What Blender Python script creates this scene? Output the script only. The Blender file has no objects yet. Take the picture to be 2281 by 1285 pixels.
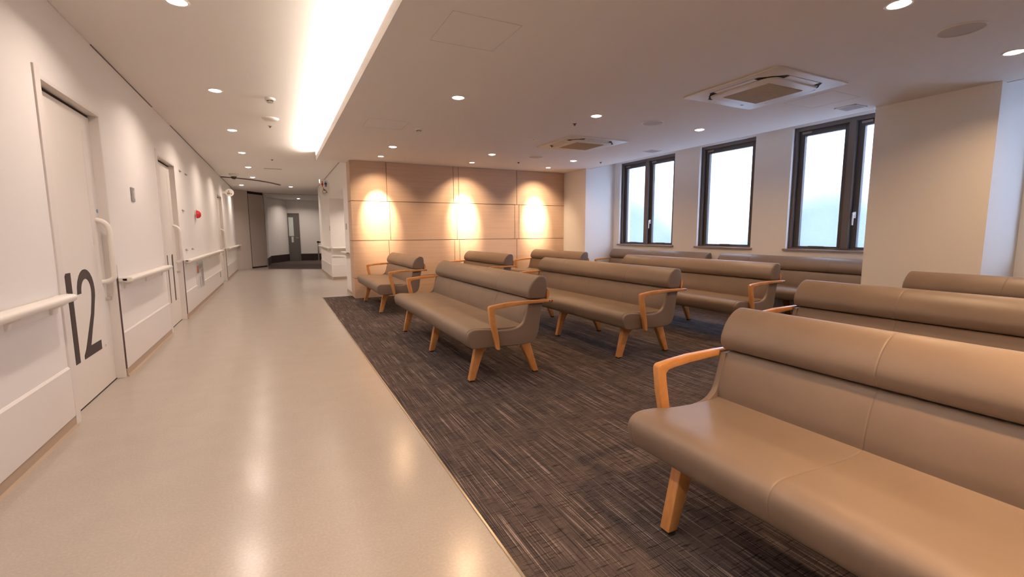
import bpy, bmesh, math
from mathutils import Vector, Matrix

S = bpy.context.scene
COL = S.collection
PI = math.pi

# ------------------------------------------------------------------ materials
def mat(name, col, rough=.5, spec=.5, metal=0., emit=None, strength=0., bump=None, sheen=0.):
    m = bpy.data.materials.new(name); m.use_nodes = True
    b = m.node_tree.nodes['Principled BSDF']
    b.inputs['Base Color'].default_value = (*col, 1)
    b.inputs['Roughness'].default_value = rough
    b.inputs['Specular IOR Level'].default_value = spec
    b.inputs['Metallic'].default_value = metal
    if sheen: b.inputs['Sheen Weight'].default_value = sheen
    if emit:
        b.inputs['Emission Color'].default_value = (*emit, 1)
        b.inputs['Emission Strength'].default_value = strength
    if bump:
        noise_bump(m, *bump)
    return m

def nd(m, t, **kw):
    n = m.node_tree.nodes.new(t)
    for k, v in kw.items():
        if k in n.inputs: n.inputs[k].default_value = v
        else: setattr(n, k, v)
    return n
def ln(m, a, b): m.node_tree.links.new(a, b)
def bsdf(m): return m.node_tree.nodes['Principled BSDF']

def noise_bump(m, scale, strength, dist=.002):
    tc = nd(m, 'ShaderNodeTexCoord')
    n = nd(m, 'ShaderNodeTexNoise', Scale=scale, Detail=4.)
    ln(m, tc.outputs['Object'], n.inputs['Vector'])
    bp = nd(m, 'ShaderNodeBump', Strength=strength, Distance=dist)
    ln(m, n.outputs['Fac'], bp.inputs['Height'])
    ln(m, bp.outputs['Normal'], bsdf(m).inputs['Normal'])

def ramp(m, fac, stops):
    r = nd(m, 'ShaderNodeValToRGB')
    el = r.color_ramp.elements
    while len(el) < len(stops): el.new(.5)
    for e, (p, c) in zip(el, stops):
        e.position = p; e.color = (*c, 1)
    ln(m, fac, r.inputs['Fac'])
    return r

def mapped_noise(m, scale_xyz, scale, detail=3., coord='Object', rough=.6):
    tc = nd(m, 'ShaderNodeTexCoord')
    mp = nd(m, 'ShaderNodeMapping'); mp.inputs['Scale'].default_value = scale_xyz
    ln(m, tc.outputs[coord], mp.inputs['Vector'])
    n = nd(m, 'ShaderNodeTexNoise', Scale=scale, Detail=detail, Roughness=rough)
    ln(m, mp.outputs['Vector'], n.inputs['Vector'])
    return n.outputs['Fac']

M = {}
M['wall'] = mat('white_wallpaper', (.84, .815, .785), .62, .35, bump=(160, .08))
M['ceil'] = mat('ceiling_board', (.89, .865, .835), .8, .2)
M['panel'] = mat('white_wall_panel', (.82, .785, .755), .32, .45)
M['door'] = mat('cream_door_sheet', (.80, .765, .71), .38, .45)
M['frame'] = mat('cream_steel_frame', (.78, .735, .695), .35, .5)
M['rail'] = mat('white_handrail_resin', (.86, .82, .75), .3, .5)
M['number'] = mat('black_vinyl_letter', (.022, .015, .017), .45, .4)
M['dark'] = mat('dark_gap', (.03, .02, .02), .7, .2)
M['guard'] = mat('dark_edge_trim', (.10, .055, .055), .4, .5)
M['chrome'] = mat('brushed_metal', (.62, .57, .52), .3, .5, metal=1.)
M['brass'] = mat('metal_floor_trim', (.62, .55, .44), .28, .5, metal=1.)
M['bronze'] = mat('dark_window_aluminium', (.130, .106, .098), .42, .5)
M['bronze2'] = mat('dark_window_sash', (.062, .052, .050), .4, .5)
M['sill'] = mat('grey_brown_window_sill', (.30, .25, .235), .4, .5)
M['lever'] = mat('white_handle', (.75, .74, .73), .3, .5)
M['greymetal'] = mat('grey_painted_steel', (.165, .150, .140), .45, .4)
M['noticewhite'] = mat('notice_white', (.75, .75, .72), .25, .5)
M['signgrey'] = mat('sign_grey', (.33, .31, .31), .3, .5)
M['noticegrey'] = mat('notice_grey_print', (.36, .33, .36), .35, .4)
M['red'] = mat('red_lamp_plastic', (.72, .015, .035), .25, .6)
M['redprint'] = mat('orange_red_print', (.55, .12, .06), .4, .4)
M['greenprint'] = mat('dull_green_print', (.30, .34, .22), .4, .4)
M['bluepr'] = mat('blue_print', (.04, .05, .22), .4, .4)
M['bluesticker'] = mat('blue_sticker', (.16, .28, .50), .4, .4)
M['redpr'] = mat('red_print', (.50, .03, .03), .4, .4)
M['brownpr'] = mat('brown_print', (.16, .12, .09), .4, .4)
M['cream'] = mat('cream_plastic', (.78, .76, .70), .35, .5)
M['greige2'] = mat('greige_fire_door_sheet', (.50, .43, .385), .5, .4)
M['greige'] = mat('greige_panel', (.64, .565, .505), .5, .4)
M['skirt'] = mat('dark_brown_skirting', (.045, .026, .023), .5, .4)
M['paleskirt'] = mat('beige_skirting', (.42, .32, .24), .45, .4)
M['acgrille'] = mat('air_conditioner_grille', (.50, .39, .24), .6, .3)
M['acwhite'] = mat('air_conditioner_plastic', (.80, .75, .68), .4, .4)
M['spk'] = mat('speaker_mesh', (.62, .57, .52), .7, .2)
M['smoked'] = mat('smoked_dome', (.05, .035, .03), .15, .6)
M['mdoor'] = mat('far_door_glass', (.70, .78, .74), .3, .5)
M['lamp_warm'] = mat('downlight_lens', (.9, .9, .9), .4, .3, emit=(1, .93, .84), strength=14)
M['lamp_cove'] = mat('cove_tube', (.9, .9, .9), .4, .3, emit=(1, .84, .70), strength=450)
M['lamp_sign'] = mat('sign_tube', (.9, .9, .9), .4, .3, emit=(1, .95, .9), strength=9)
M['signwhite'] = mat('sign_white', (.80, .77, .70), .35, .4)
M['alu'] = mat('ceiling_edge_trim', (.60, .58, .57), .4, .5)
M['hatchline2'] = mat('hatch_seam', (.70, .66, .62), .6, .3)
M['hatchline'] = mat('hatch_joint', (.50, .45, .41), .6, .3)

def m_floor():
    m = mat('beige_vinyl_floor', (.6, .5, .4), .3, .5)
    f1 = mapped_noise(m, (1, 1, 1), 95., 3.)
    f2 = mapped_noise(m, (1, 1, 1), 5., 3.)
    r1 = ramp(m, f1, [(.30, (.395, .345, .300)), (.52, (.420, .370, .324)), (.72, (.455, .404, .356))])
    r2 = ramp(m, f2, [(.3, (.97, .97, .97)), (.7, (1.02, 1.02, 1.02))])
    mx = nd(m, 'ShaderNodeMix', data_type='RGBA', blend_type='MULTIPLY'); mx.inputs[0].default_value = 1.
    ln(m, r1.outputs[0], mx.inputs[6]); ln(m, r2.outputs[0], mx.inputs[7])
    ln(m, mx.outputs[2], bsdf(m).inputs['Base Color'])
    bsdf(m).inputs['Roughness'].default_value = .21
    bsdf(m).inputs['Specular IOR Level'].default_value = .46
    noise_bump(m, 120, .05, .001)
    return m
M['floor'] = m_floor()

def m_carpet(name, a, b, c):
    m = mat(name, a, .95, .1)
    # fine light threads along Y, broken into lengths
    f1 = mapped_noise(m, (190., 1.7, 1.), 1., 1.5, rough=.6)
    f2 = mapped_noise(m, (11., 105., 1.), 1., 1.5, rough=.6)      # cross threads
    f3 = mapped_noise(m, (9., 9., 1.), 1., 3.)
    f4 = mapped_noise(m, (260., 260., 1.), 1., 1.)
    r1 = ramp(m, f1, [(.36, a), (.46, b), (.60, b), (.66, c)])
    r2 = ramp(m, f2, [(.33, (.36, .33, .34)), (.43, (1, 1, 1)), (.64, (1, 1, 1)), (.74, (1.35, 1.3, 1.3))])
    r3 = ramp(m, f3, [(.35, (.80, .78, .82)), (.65, (1.15, 1.12, 1.08))])
    r4 = ramp(m, f4, [(.3, (.75, .75, .75)), (.7, (1.2, 1.2, 1.2))])
    cur = r1.outputs[0]
    for r in (r2, r3, r4):
        mx = nd(m, 'ShaderNodeMix', data_type='RGBA', blend_type='MULTIPLY'); mx.inputs[0].default_value = 1.
        ln(m, cur, mx.inputs[6]); ln(m, r.outputs[0], mx.inputs[7]); cur = mx.outputs[2]
    ln(m, cur, bsdf(m).inputs['Base Color'])
    bp = nd(m, 'ShaderNodeBump', Strength=.5, Distance=.004)
    ln(m, f4, bp.inputs['Height']); ln(m, bp.outputs['Normal'], bsdf(m).inputs['Normal'])
    return m
M['carpet'] = m_carpet('dark_brown_carpet_tile', (.028, .022, .0215), (.078, .061, .055), (.27, .22, .20))
M['carpet2'] = m_carpet('grey_brown_carpet', (.07, .055, .055), (.12, .095, .09), (.17, .14, .13))

def m_leather():
    m = mat('taupe_vinyl_leather', (.235, .142, .088),   .46, .58)
    f = mapped_noise(m, (1, 1, 1), 3.0, 3.)
    r = ramp(m, f, [(.3, (.172, .121, .088)), (.7, (.200, .142, .104))])
    ln(m, r.outputs[0], bsdf(m).inputs['Base Color'])
    noise_bump(m, 420, .10, .0015)
    return m
M['leather'] = m_leather()

def m_wood(name, dark, mid, light, sc, rough, gscale=1.):
    m = mat(name, mid, rough, .45)
    f = mapped_noise(m, sc, gscale, 5., rough=.62)
    r = ramp(m, f, [(.26, dark), (.5, mid), (.74, light)])
    ln(m, r.outputs[0], bsdf(m).inputs['Base Color'])
    return m
M['oak'] = m_wood('orange_oak_frame', (.47, .20, .062), (.58, .268, .092), (.66, .33, .125), (9, 40, 9), .3)
M['veneer'] = m_wood('pale_maple_veneer', (.545, .370, .262), (.590, .408, .292), (.625, .440, .320), (1.1, 1.1, 30.), .45)

def m_glass():
    m = bpy.data.materials.new('frosted_wired_glass'); m.use_nodes = True
    nt = m.node_tree; nt.nodes.clear()
    out = nd(m, 'ShaderNodeOutputMaterial')
    tr = nd(m, 'ShaderNodeBsdfTransparent'); tr.inputs[0].default_value = (.93, .95, 1, 1)
    tl = nd(m, 'ShaderNodeBsdfTranslucent'); tl.inputs[0].default_value = (.20, .25, .31, 1)
    gl = nd(m, 'ShaderNodeBsdfGlossy', Roughness=.25)
    mx = nd(m, 'ShaderNodeMixShader'); mx2 = nd(m, 'ShaderNodeMixShader')
    # diagonal wire mesh
    tc = nd(m, 'ShaderNodeTexCoord')
    mp = nd(m, 'ShaderNodeMapping'); mp.inputs['Rotation'].default_value = (math.radians(45), 0, 0)
    ln(m, tc.outputs['Object'], mp.inputs['Vector'])
    w = nd(m, 'ShaderNodeTexWave', Scale=12., Distortion=0., bands_direction='Y')
    ln(m, mp.outputs['Vector'], w.inputs['Vector'])
    r = ramp(m, w.outputs['Fac'], [(.85, (.30, .30, .30)), (.97, (.42, .42, .42))])
    ln(m, r.outputs[0], mx.inputs[0]); ln(m, tr.outputs[0], mx.inputs[1]); ln(m, tl.outputs[0], mx.inputs[2])
    mx2.inputs[0].default_value = .04
    ln(m, mx.outputs[0], mx2.inputs[1]); ln(m, gl.outputs[0], mx2.inputs[2]); ln(m, mx2.outputs[0], out.inputs[0])
    return m
M['glass'] = m_glass()
M['outground'] = mat('outside_paving', (.45, .47, .5), .9, .2)

# ------------------------------------------------------------------ mesh helpers
def box(bm, x0, x1, y0, y1, z0, z1, bev=0., seg=2):
    vs = [bm.verts.new((x, y, z)) for x in (x0, x1) for y in (y0, y1) for z in (z0, z1)]
    q = [(0, 1, 3, 2), (4, 6, 7, 5), (0, 4, 5, 1), (2, 3, 7, 6), (0, 2, 6, 4), (1, 5, 7, 3)]
    fs = [bm.faces.new([vs[i] for i in f]) for f in q]
    if bev:
        es = list({e for f in fs for e in f.edges})
        bmesh.ops.bevel(bm, geom=es, offset=bev, segments=seg, affect='EDGES', profile=.5)
    return bm

def prism(bm, pts, axis, a, b, bev=0., seg=2):
    """polygon pts (2-D) pushed from a to b along axis: 'x' -> (y,z), 'y' -> (x,z), 'z' -> (x,y)"""
    def P(p, t):
        return {'x': (t, p[0], p[1]), 'y': (p[0], t, p[1]), 'z': (p[0], p[1], t)}[axis]
    A = [bm.verts.new(P(p, a)) for p in pts]; B = [bm.verts.new(P(p, b)) for p in pts]
    n = len(pts); fs = [bm.faces.new(A), bm.faces.new(B[::-1])]
    for i in range(n):
        fs.append(bm.faces.new((A[i], B[i], B[(i + 1) % n], A[(i + 1) % n])))
    bmesh.ops.recalc_face_normals(bm, faces=fs)
    if bev:
        es = list({e for f in fs for e in f.edges if len(e.link_faces) == 2 and e.calc_face_angle(0) > .5})
        bmesh.ops.bevel(bm, geom=es, offset=bev, segments=seg, affect='EDGES', profile=.5)
    return bm

def lathe(bm, prof, c=(0, 0, 0), seg=40):
    """profile of (r, z) turned about a vertical axis through c"""
    rings = []
    for r, z in prof:
        if r < 1e-6: rings.append([bm.verts.new((c[0], c[1], c[2] + z))])
        else: rings.append([bm.verts.new((c[0] + r * math.cos(2 * PI * k / seg), c[1] + r * math.sin(2 * PI * k / seg), c[2] + z)) for k in range(seg)])
    for a, b in zip(rings, rings[1:]):
        for k in range(seg):
            q = []
            for v in (a[k % len(a)], a[(k + 1) % len(a)], b[(k + 1) % len(b)], b[k % len(b)]):
                if v not in q: q.append(v)
            if len(q) > 2:
                try: bm.faces.new(q)
                except ValueError: pass
    bmesh.ops.recalc_face_normals(bm, faces=bm.faces[:])
    return bm

def cyl(bm, p0, p1, r, seg=24, r2=None):
    p0, p1 = Vector(p0), Vector(p1); d = p1 - p0
    rot = d.to_track_quat('Z', 'Y').to_matrix().to_4x4()
    mt = Matrix.Translation((p0 + p1) / 2) @ rot
    bmesh.ops.create_cone(bm, cap_ends=True, segments=seg, radius1=r, radius2=r if r2 is None else r2, depth=d.length, matrix=mt)
    return bm

def tube(bm, pts, r, seg=14):
    pts = [Vector(p) for p in pts]; rings = []
    up = None
    for i, p in enumerate(pts):
        t = ((pts[min(i + 1, len(pts) - 1)] - pts[max(i - 1, 0)])).normalized()
        if up is None: up = t.orthogonal().normalized()
        up = (up - t * up.dot(t)).normalized(); s = t.cross(up)
        rings.append([bm.verts.new(p + up * r * math.cos(2 * PI * k / seg) + s * r * math.sin(2 * PI * k / seg)) for k in range(seg)])
    for a, b in zip(rings, rings[1:]):
        for k in range(seg): bm.faces.new((a[k], a[(k + 1) % seg], b[(k + 1) % seg], b[k]))
    bm.faces.new(rings[0][::-1]); bm.faces.new(rings[-1])
    bmesh.ops.recalc_face_normals(bm, faces=bm.faces[:])
    return bm

def smooth_profile(ctrl, n=8):
    """closed Catmull-Rom through ctrl; a control point given as (x, z, 1) stays a sharp corner"""
    out = []; N = len(ctrl)
    for i in range(N):
        p0, p1, p2, p3 = (ctrl[(i + k) % N] for k in (-1, 0, 1, 2))
        sh1 = len(p1) > 2; sh2 = len(p2) > 2
        a = p1 if sh1 else p0; b = p2 if sh2 else p3
        if sh1 and sh2:
            out.append((p1[0], p1[1])); continue
        for k in range(n):
            t = k / n
            def cr(j):
                m1 = (p2[j] - a[j]) * (.5 if not sh1 else 1.) ; m2 = (b[j] - p1[j]) * (.5 if not sh2 else 1.)
                if sh1: m1 = (p2[j] - p1[j])
                if sh2: m2 = (p2[j] - p1[j])
                return (2 * t**3 - 3 * t**2 + 1) * p1[j] + (t**3 - 2 * t**2 + t) * m1 + (-2 * t**3 + 3 * t**2) * p2[j] + (t**3 - t**2) * m2
            out.append((cr(0), cr(1)))
    return out

def inset(prof, d):
    n = len(prof); out = []
    area = sum(prof[i][0] * prof[(i + 1) % n][1] - prof[(i + 1) % n][0] * prof[i][1] for i in range(n))
    s = 1 if area > 0 else -1
    for i in range(n):
        a, b = prof[i - 1], prof[(i + 1) % n]
        tx, tz = b[0] - a[0], b[1] - a[1]; l = math.hypot(tx, tz) or 1
        out.append((prof[i][0] - s * tz / l * d, prof[i][1] + s * tx / l * d))
    return out

def loft(bm, prof, ys, rad=.012, seams=(), rad2=None):
    """profile in (x,z) swept along Y with rounded ends and shallow stitched seams"""
    y0, y1 = ys
    st = [(y0 + rad * (1 - math.cos(k / 4 * PI / 2)), rad * (1 - math.sin(k / 4 * PI / 2))) for k in range(5)]
    if y1 - y0 > 2 * rad + .05: st.append((y0 + rad + .012, 0))
    for s in seams:
        st += [(s - .020, 0), (s - .006, 0), (s - .0026, .0003), (s - .0007, .0018), (s + .0007, .0018), (s + .0026, .0003), (s + .006, 0), (s + .020, 0)]
    if y1 - y0 > 2 * rad + .05: st.append((y1 - rad - .012, 0))
    rad = rad if rad2 is None else rad2
    st += [(y1 - rad * (1 - math.cos(k / 4 * PI / 2)), rad * (1 - math.sin(k / 4 * PI / 2))) for k in range(4, -1, -1)]
    rings = []
    for y, d in st:
        rings.append([bm.verts.new((x, y, z)) for x, z in inset(prof, d)])
    n = len(prof)
    for a, b in zip(rings, rings[1:]):
        for k in range(n): bm.faces.new((a[k], a[(k + 1) % n], b[(k + 1) % n], b[k]))
    bm.faces.new(rings[0][::-1]); bm.faces.new(rings[-1])
    bmesh.ops.recalc_face_normals(bm, faces=bm.faces[:])
    return bm

def obj(name, bm, m, parent=None, smooth=False, loc=None):
    me = bpy.data.meshes.new(name)
    bm.normal_update(); bm.to_mesh(me); bm.free()
    for x in (m if isinstance(m, (list, tuple)) else [m]): me.materials.append(M[x])
    if smooth:
        me.polygons.foreach_set('use_smooth', [True] * len(me.polygons))
        me.set_sharp_from_angle(angle=math.radians(smooth if smooth is not True else 40))
    o = bpy.data.objects.new(name, me); COL.objects.link(o)
    if parent: o.parent = parent
    if loc: o.location = loc
    return o

def B(): return bmesh.new()
def bxo(name, m, parent, *a, **k): return obj(name, box(B(), *a, **k), m, parent)

def tag(o, label=None, cat=None, group=None, kind=None):
    if label: o['label'] = label
    if cat: o['category'] = cat
    if group: o['group'] = group
    if kind: o['kind'] = kind
    return o
def thing(name, label, cat, loc=(0, 0, 0), group=None, kind=None):
    o = bpy.data.objects.new(name, None); COL.objects.link(o); o.location = loc
    o.empty_display_size = .1
    return tag(o, label, cat, group, kind)
def struct(name, bm, m, label, cat, smooth=False):
    return tag(obj(name, bm, m, None, smooth), label, cat, kind='structure')
def copy_tree(o, parent=None):
    c = o.copy(); COL.objects.link(c)
    if parent: c.parent = parent
    for ch in [x for x in o.children]: copy_tree(ch, c)
    return c

# ------------------------------------------------------------------ main measures
XL, ZC, ZR = -1.212, 2.673, 2.504
XA, YW, XP, XW = 1.226, 8.871, 5.783, 6.533
YEND = 9.25
YB = -4.4

# ------------------------------------------------------------------ floor
bm = B(); box(bm, -2.6, 7.0, YB - .2, 25.2, -.15, 0)
struct('floor', bm, 'floor', 'glossy beige vinyl floor running down the corridor', 'floor')
bm = B(); box(bm, .705, XW, YB, 9.30, 0, .004)
struct('carpet', bm, 'carpet', 'dark brown woven carpet under the benches of the waiting area', 'carpet')
bm = B(); box(bm, .697, .706, YB, 9.305, 0, .0055); box(bm, .697, 1.25, 9.298, 9.306, 0, .0055)
struct('trim_1', bm, 'brass', 'thin metal strip between beige floor and dark carpet', 'floor trim')
bm = B(); prism(bm, [(-.34, 18.0), (1.24, 17.0), (4.4, 17.0), (4.4, 24), (-.34, 24)], 'z', 0, .003)
struct('carpet_entrance', bm, 'carpet2', 'grey brown carpet at the far end of the corridor before the door', 'carpet')

# ------------------------------------------------------------------ ceilings
bm = B(); box(bm, -2.6, 7.0, YB - .2, 25.2, ZC, ZC + .3)
struct('ceiling', bm, 'ceil', 'white corridor ceiling with a row of downlights', 'ceiling')
bm = B()
box(bm, .708, 1.07, YB, YEND, ZR, ZR + .028)
box(bm, 1.07, 5.87, YB, YEND, ZR, ZC - .0005)
box(bm, .708, .722, YB, YEND, ZR + .028, 2.598)
box(bm, .708, 1.07, YEND - .02, YEND, ZR + .028, ZC - .0005)
struct('ceiling_waiting', bm, 'ceil', 'lower ceiling over the waiting area with a lit edge', 'ceiling')
bm = B(); box(bm, 5.87, 5.882, YB, 8.05, ZR - .004, ZR + .03); box(bm, 5.9, 5.915, YB, 8.05, ZR + .012, ZR + .04)
struct('trim_2', bm, 'alu', 'pale metal edging of the ceiling along the window bay', 'ceiling trim')
# expansion joint / shutter track across the far ceiling, and the curved curtain track
bm = B(); box(bm, -.42, 4.0, 19.42, 19.48, ZC - .012, ZC + .001)
struct('trim_3', bm, 'hatchline', 'straight joint across the far corridor ceiling', 'ceiling trim')
pts = []
A0 = [(-1.2, 14.22), (-.86, 14.38), (-.6, 14.58), (-.343, 14.87), (-.08, 15.3), (.162, 15.87)]
L_ = []; R_ = []
for i, p in enumerate(A0):
    q0, q1 = A0[max(i - 1, 0)], A0[min(i + 1, len(A0) - 1)]
    tx, ty = q1[0] - q0[0], q1[1] - q0[1]; l = math.hypot(tx, ty)
    L_.append((p[0] - ty / l * .03, p[1] + tx / l * .03)); R_.append((p[0] + ty / l * .03, p[1] - tx / l * .03))
bm = prism(B(), L_ + R_[::-1], 'z', ZC - .022, ZC + .001)
struct('trim_4', bm, 'guard', 'thin dark curved track on the corridor ceiling', 'ceiling trim')

# ------------------------------------------------------------------ left wall with three sliding doors
DOORS = [(3.83, 4.868), (6.86, 7.898), (12.93, 14.0)]
segs = []; y = YB
for a, b in DOORS:
    segs.append((y, a)); y = b
segs.append((y, 17.9))
bm = B()
for a, b in segs: box(bm, XL - .22, XL, a, b, 0, ZC - .002)
for a, b in DOORS: box(bm, XL - .22, XL, a, b, 2.13, ZC - .002)
box(bm, XL - .40, XL - .22, YB, 18.4, 0, ZC - .002)
struct('wall_left', bm, 'wall', 'white corridor wall with doors and handrails on the left', 'wall')
bm = B()
for a, b in segs: box(bm, XL, XL + .006, a, b, ZC - .009, ZC - .002)  # dark-coloured strip painted in for the shade along the ceiling edge
struct('shadow_strip_left', bm, 'guard', 'dark strip painted as the shadow line where left wall meets the ceiling', 'wall trim')
PAN = [(YB, 3.752), (4.895, 6.783), (7.925, 12.88), (14.06, 17.6)]
bm = B()
for a, b in PAN:
    prism(bm, [(XL, .068), (XL + .011, .068), (XL + .011, .372), (XL + .003, .384), (XL, .384)], 'y', a, b)
struct('trim_6', bm, 'panel', 'white kick panel along the foot of the left wall', 'wall panel')
bm = B()
for a, b in PAN:
    prism(bm, [(XL, 0), (XL + .022, 0), (XL + .010, .014), (XL + .006, .066), (XL, .066)], 'y', a, b)
struct('baseboard_left', bm, 'paleskirt', 'beige vinyl skirting at the foot of the left wall', 'skirting')
bm = B()
for y in (4.883, 7.913, 14.045): box(bm, XL - .001, XL + .012, y, y + .013, .07, .952)
for y in (12.895,): box(bm, XL - .001, XL + .008, y, y + .01, .07, .952)
struct('trim_7', bm, 'guard', 'dark corner strips on the left wall beside the door frames', 'corner trim')

def digit_one(bm, y0, x):
    p = [(.060, 0), (.140, 0), (.140, .626), (.062, .626), (.0, .568), (.0, .44), (.060, .512)]
    prism(bm, [(y0 + a, .318 + b) for a, b in p], 'x', x, x + .002)
def digit_one_plain(bm, y0, x):
    p = [(.004, 0), (.064, 0), (.078, .618), (.018, .618), (-.012, .58), (-.012, .47), (.010, .50)]
    prism(bm, [(y0 + a, .316 + b) for a, b in p], 'x', x, x + .002)
def digit_two(bm, y0, x):
    # outer and inner outline of a condensed bold 2, 0.37 x 0.634
    out = [(.012, .475)]; inn = [(.078, .470)]
    cx, cz = .182, .466
    for k in range(0, 13):
        a = PI - k / 12 * (PI + .25)
        out.append((cx + .172 * math.cos(a), cz + .168 * math.sin(a)))
        inn.append((cx + .100 * math.cos(a), cz + .098 * math.sin(a)))
    out += [(.318, .36), (.285, .285), (.222, .185), (.155, .072)]
    inn += [(.262, .385), (.225, .30), (.150, .195), (.055, .065), (.012, .0)]
    p = out + [(.372, .072), (.372, 0), (.012, 0)]
    poly = out + [(.372, .072), (.372, .0)] + inn[::-1]
    # strip mesh so that the concave outline fills cleanly
    def strip(a, b):
        A = [(bm.verts.new((x, y0 + u, .318 + v)), bm.verts.new((x + .002, y0 + u, .318 + v))) for u, v in a]
        C = [(bm.verts.new((x, y0 + u, .318 + v)), bm.verts.new((x + .002, y0 + u, .318 + v))) for u, v in b]
        for i in range(len(a) - 1):
            bm.faces.new((A[i][1], A[i + 1][1], C[i + 1][1], C[i][1]))
            bm.faces.new((A[i][0], A[i + 1][0], A[i + 1][1], A[i][1]))
            bm.faces.new((C[i][0], C[i + 1][0], C[i + 1][1], C[i][1]))
    o2 = out[1:] ; i2 = inn[1:-1]
    n = max(len(o2), len(i2))
    def resample(q, n):
        d = [0]
        for a, b in zip(q, q[1:]): d.append(d[-1] + math.hypot(b[0] - a[0], b[1] - a[1]))
        r = []
        for k in range(n):
            t = d[-1] * k / (n - 1); j = 0
            while j < len(d) - 2 and d[j + 1] < t: j += 1
            f = (t - d[j]) / ((d[j + 1] - d[j]) or 1)
            r.append((q[j][0] + f * (q[j + 1][0] - q[j][0]), q[j][1] + f * (q[j + 1][1] - q[j][1])))
        return r
    strip(resample(o2, 60), resample(i2, 60))
    prism(bm, [(y0 + .012, .318), (y0 + .372, .318), (y0 + .372, .390), (y0 + .155, .390), (y0 + .055, .383), (y0 + .012, .345)], 'x', x, x + .002)
    bmesh.ops.recalc_face_normals(bm, faces=bm.faces[:])

def sliding_door(n, a, b, num, label):
    t = thing('door_%d' % n, label, 'door', (XL, a, 0), kind='structure')
    X = -.060                                                      # leaf face, relative to the wall face
    w = b - a
    bm = B(); box(bm, -.012, .012, -.076, 0.0, 0, 2.192, bev=.003); box(bm, -.10, .0, -.076 + .06, 0.004, 0, 2.13)
    box(bm, -.10, .003, w - .004, w + .018, 0, 2.13, bev=.002); box(bm, -.012, .006, 0, w + .018, 2.125, 2.150, bev=.002)
    obj('door_frame', bm, 'frame', t)
    bxo('track_gap', 'dark', t, -.098, X - .004, 0.003, w - .003, 2.09, 2.126)
    leaf = bxo('door_leaf', 'door', t, X - .036, X, .003, w - .005, .008, 2.106)
    bm = B(); box(bm, X - .001, X + .0015, w - .195, w - .135, 1.12, 1.99)
    obj('slit_window', bm, 'frame', leaf)
    bm = B(); box(bm, X - .03, X + .002, .0, w - .004, .001, .0075); obj('floor_gap', bm, 'dark', leaf)
    yh = w - .085
    pts = []
    for k in range(9):
        q = k / 8 * PI / 2
        pts.append((X + .078 * math.sin(q), yh, 1.315 - .09 * (1 - math.cos(q)) + 0))
    for k in range(9):
        q = k / 8 * PI / 2
        pts.append((X + .078 * math.cos(q), yh, .87 - .06 * math.sin(q) * .8 ))
    obj('pull_handle', tube(B(), pts, .0195), 'rail', leaf, True)
    lk = obj('lock_knob', cyl(B(), (X, w - .05, .683), (X + .034, w - .05, .683), .015), 'chrome', leaf, True)
    bm = B(); prism(bm, [(w - .195, .312), (w - .195, .338), (w - .160, .325)], 'x', X, X + .0016); obj('arrow_mark', bm, 'noticewhite', leaf)
    if num == '12':
        bm = cyl(B(), (X, w - .035, 1.388), (X + .002, w - .035, 1.388), .016); obj('sticker', bm, 'bluesticker', leaf)
        bm = B(); digit_one(bm, 4.014 - a, X); digit_two(bm, 4.226 - a, X); obj('door_number', bm, 'number', leaf)
    if num == '11':
        bm = B(); digit_one_plain(bm, 7.235 - a, X); digit_one_plain(bm, 7.560 - a, X); obj('door_number', bm, 'number', leaf)
    return t
sliding_door(1, *DOORS[0], '12', 'cream sliding door with large black 12, nearest door on the left wall')
sliding_door(2, *DOORS[1], '11', 'cream sliding door with large black 11, second door on the left wall')
sliding_door(3, *DOORS[2], '', 'cream door farthest down the left wall, without a number in view')

# ------------------------------------------------------------------ handrails
def handrail(label, y0, y1, end0=True, end1=True, name='handrail', step=.46):
    t = thing(name, label, 'handrail', (XL, y0, 0), 'white corridor handrails')
    L = y1 - y0
    prof = smooth_profile([(.028, .842), (.062, .846), (.093, .842), (.104, .828), (.098, .808), (.078, .798), (.048, .800), (.027, .812), (.022, .828)], 4)
    bm = loft(B(), prof, (0, L), .010)
    for e, yy in ((end0, 0), (end1, L)):
        if e: box(bm, .002, .07, yy if yy == 0 else yy - .05, yy + .05 if yy == 0 else yy, .806, .840, bev=.008)
    obj('rail', bm, 'rail', t, True)
    bxo('back_plate', 'rail', t, 0.0, .012, .02, L - .02, .735, .812, bev=.003)
    n = max(2, int(L / step))
    for k in range(n):
        yb = .12 + (L - .24) * k / (n - 1)
        bm = prism(B(), [(.010, .738), (.022, .738), (.030, .77), (.075, .79), (.075, .803), (.010, .803)], 'y', yb - .018, yb + .018, .003)
        obj('bracket', bm, 'rail', t)
    return t
handrail('white handrail on the left wall before the door marked 12', -2.6, 3.70)
handrail('white handrail on the left wall between the doors marked 12 and 11', 4.925, 6.62)
handrail('long white handrail on the left wall beyond the door marked 11', 7.945, 12.62, step=.7)
handrail('white handrail at the far end of the left wall beyond the last door', 14.30, 17.55, step=.9)

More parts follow.
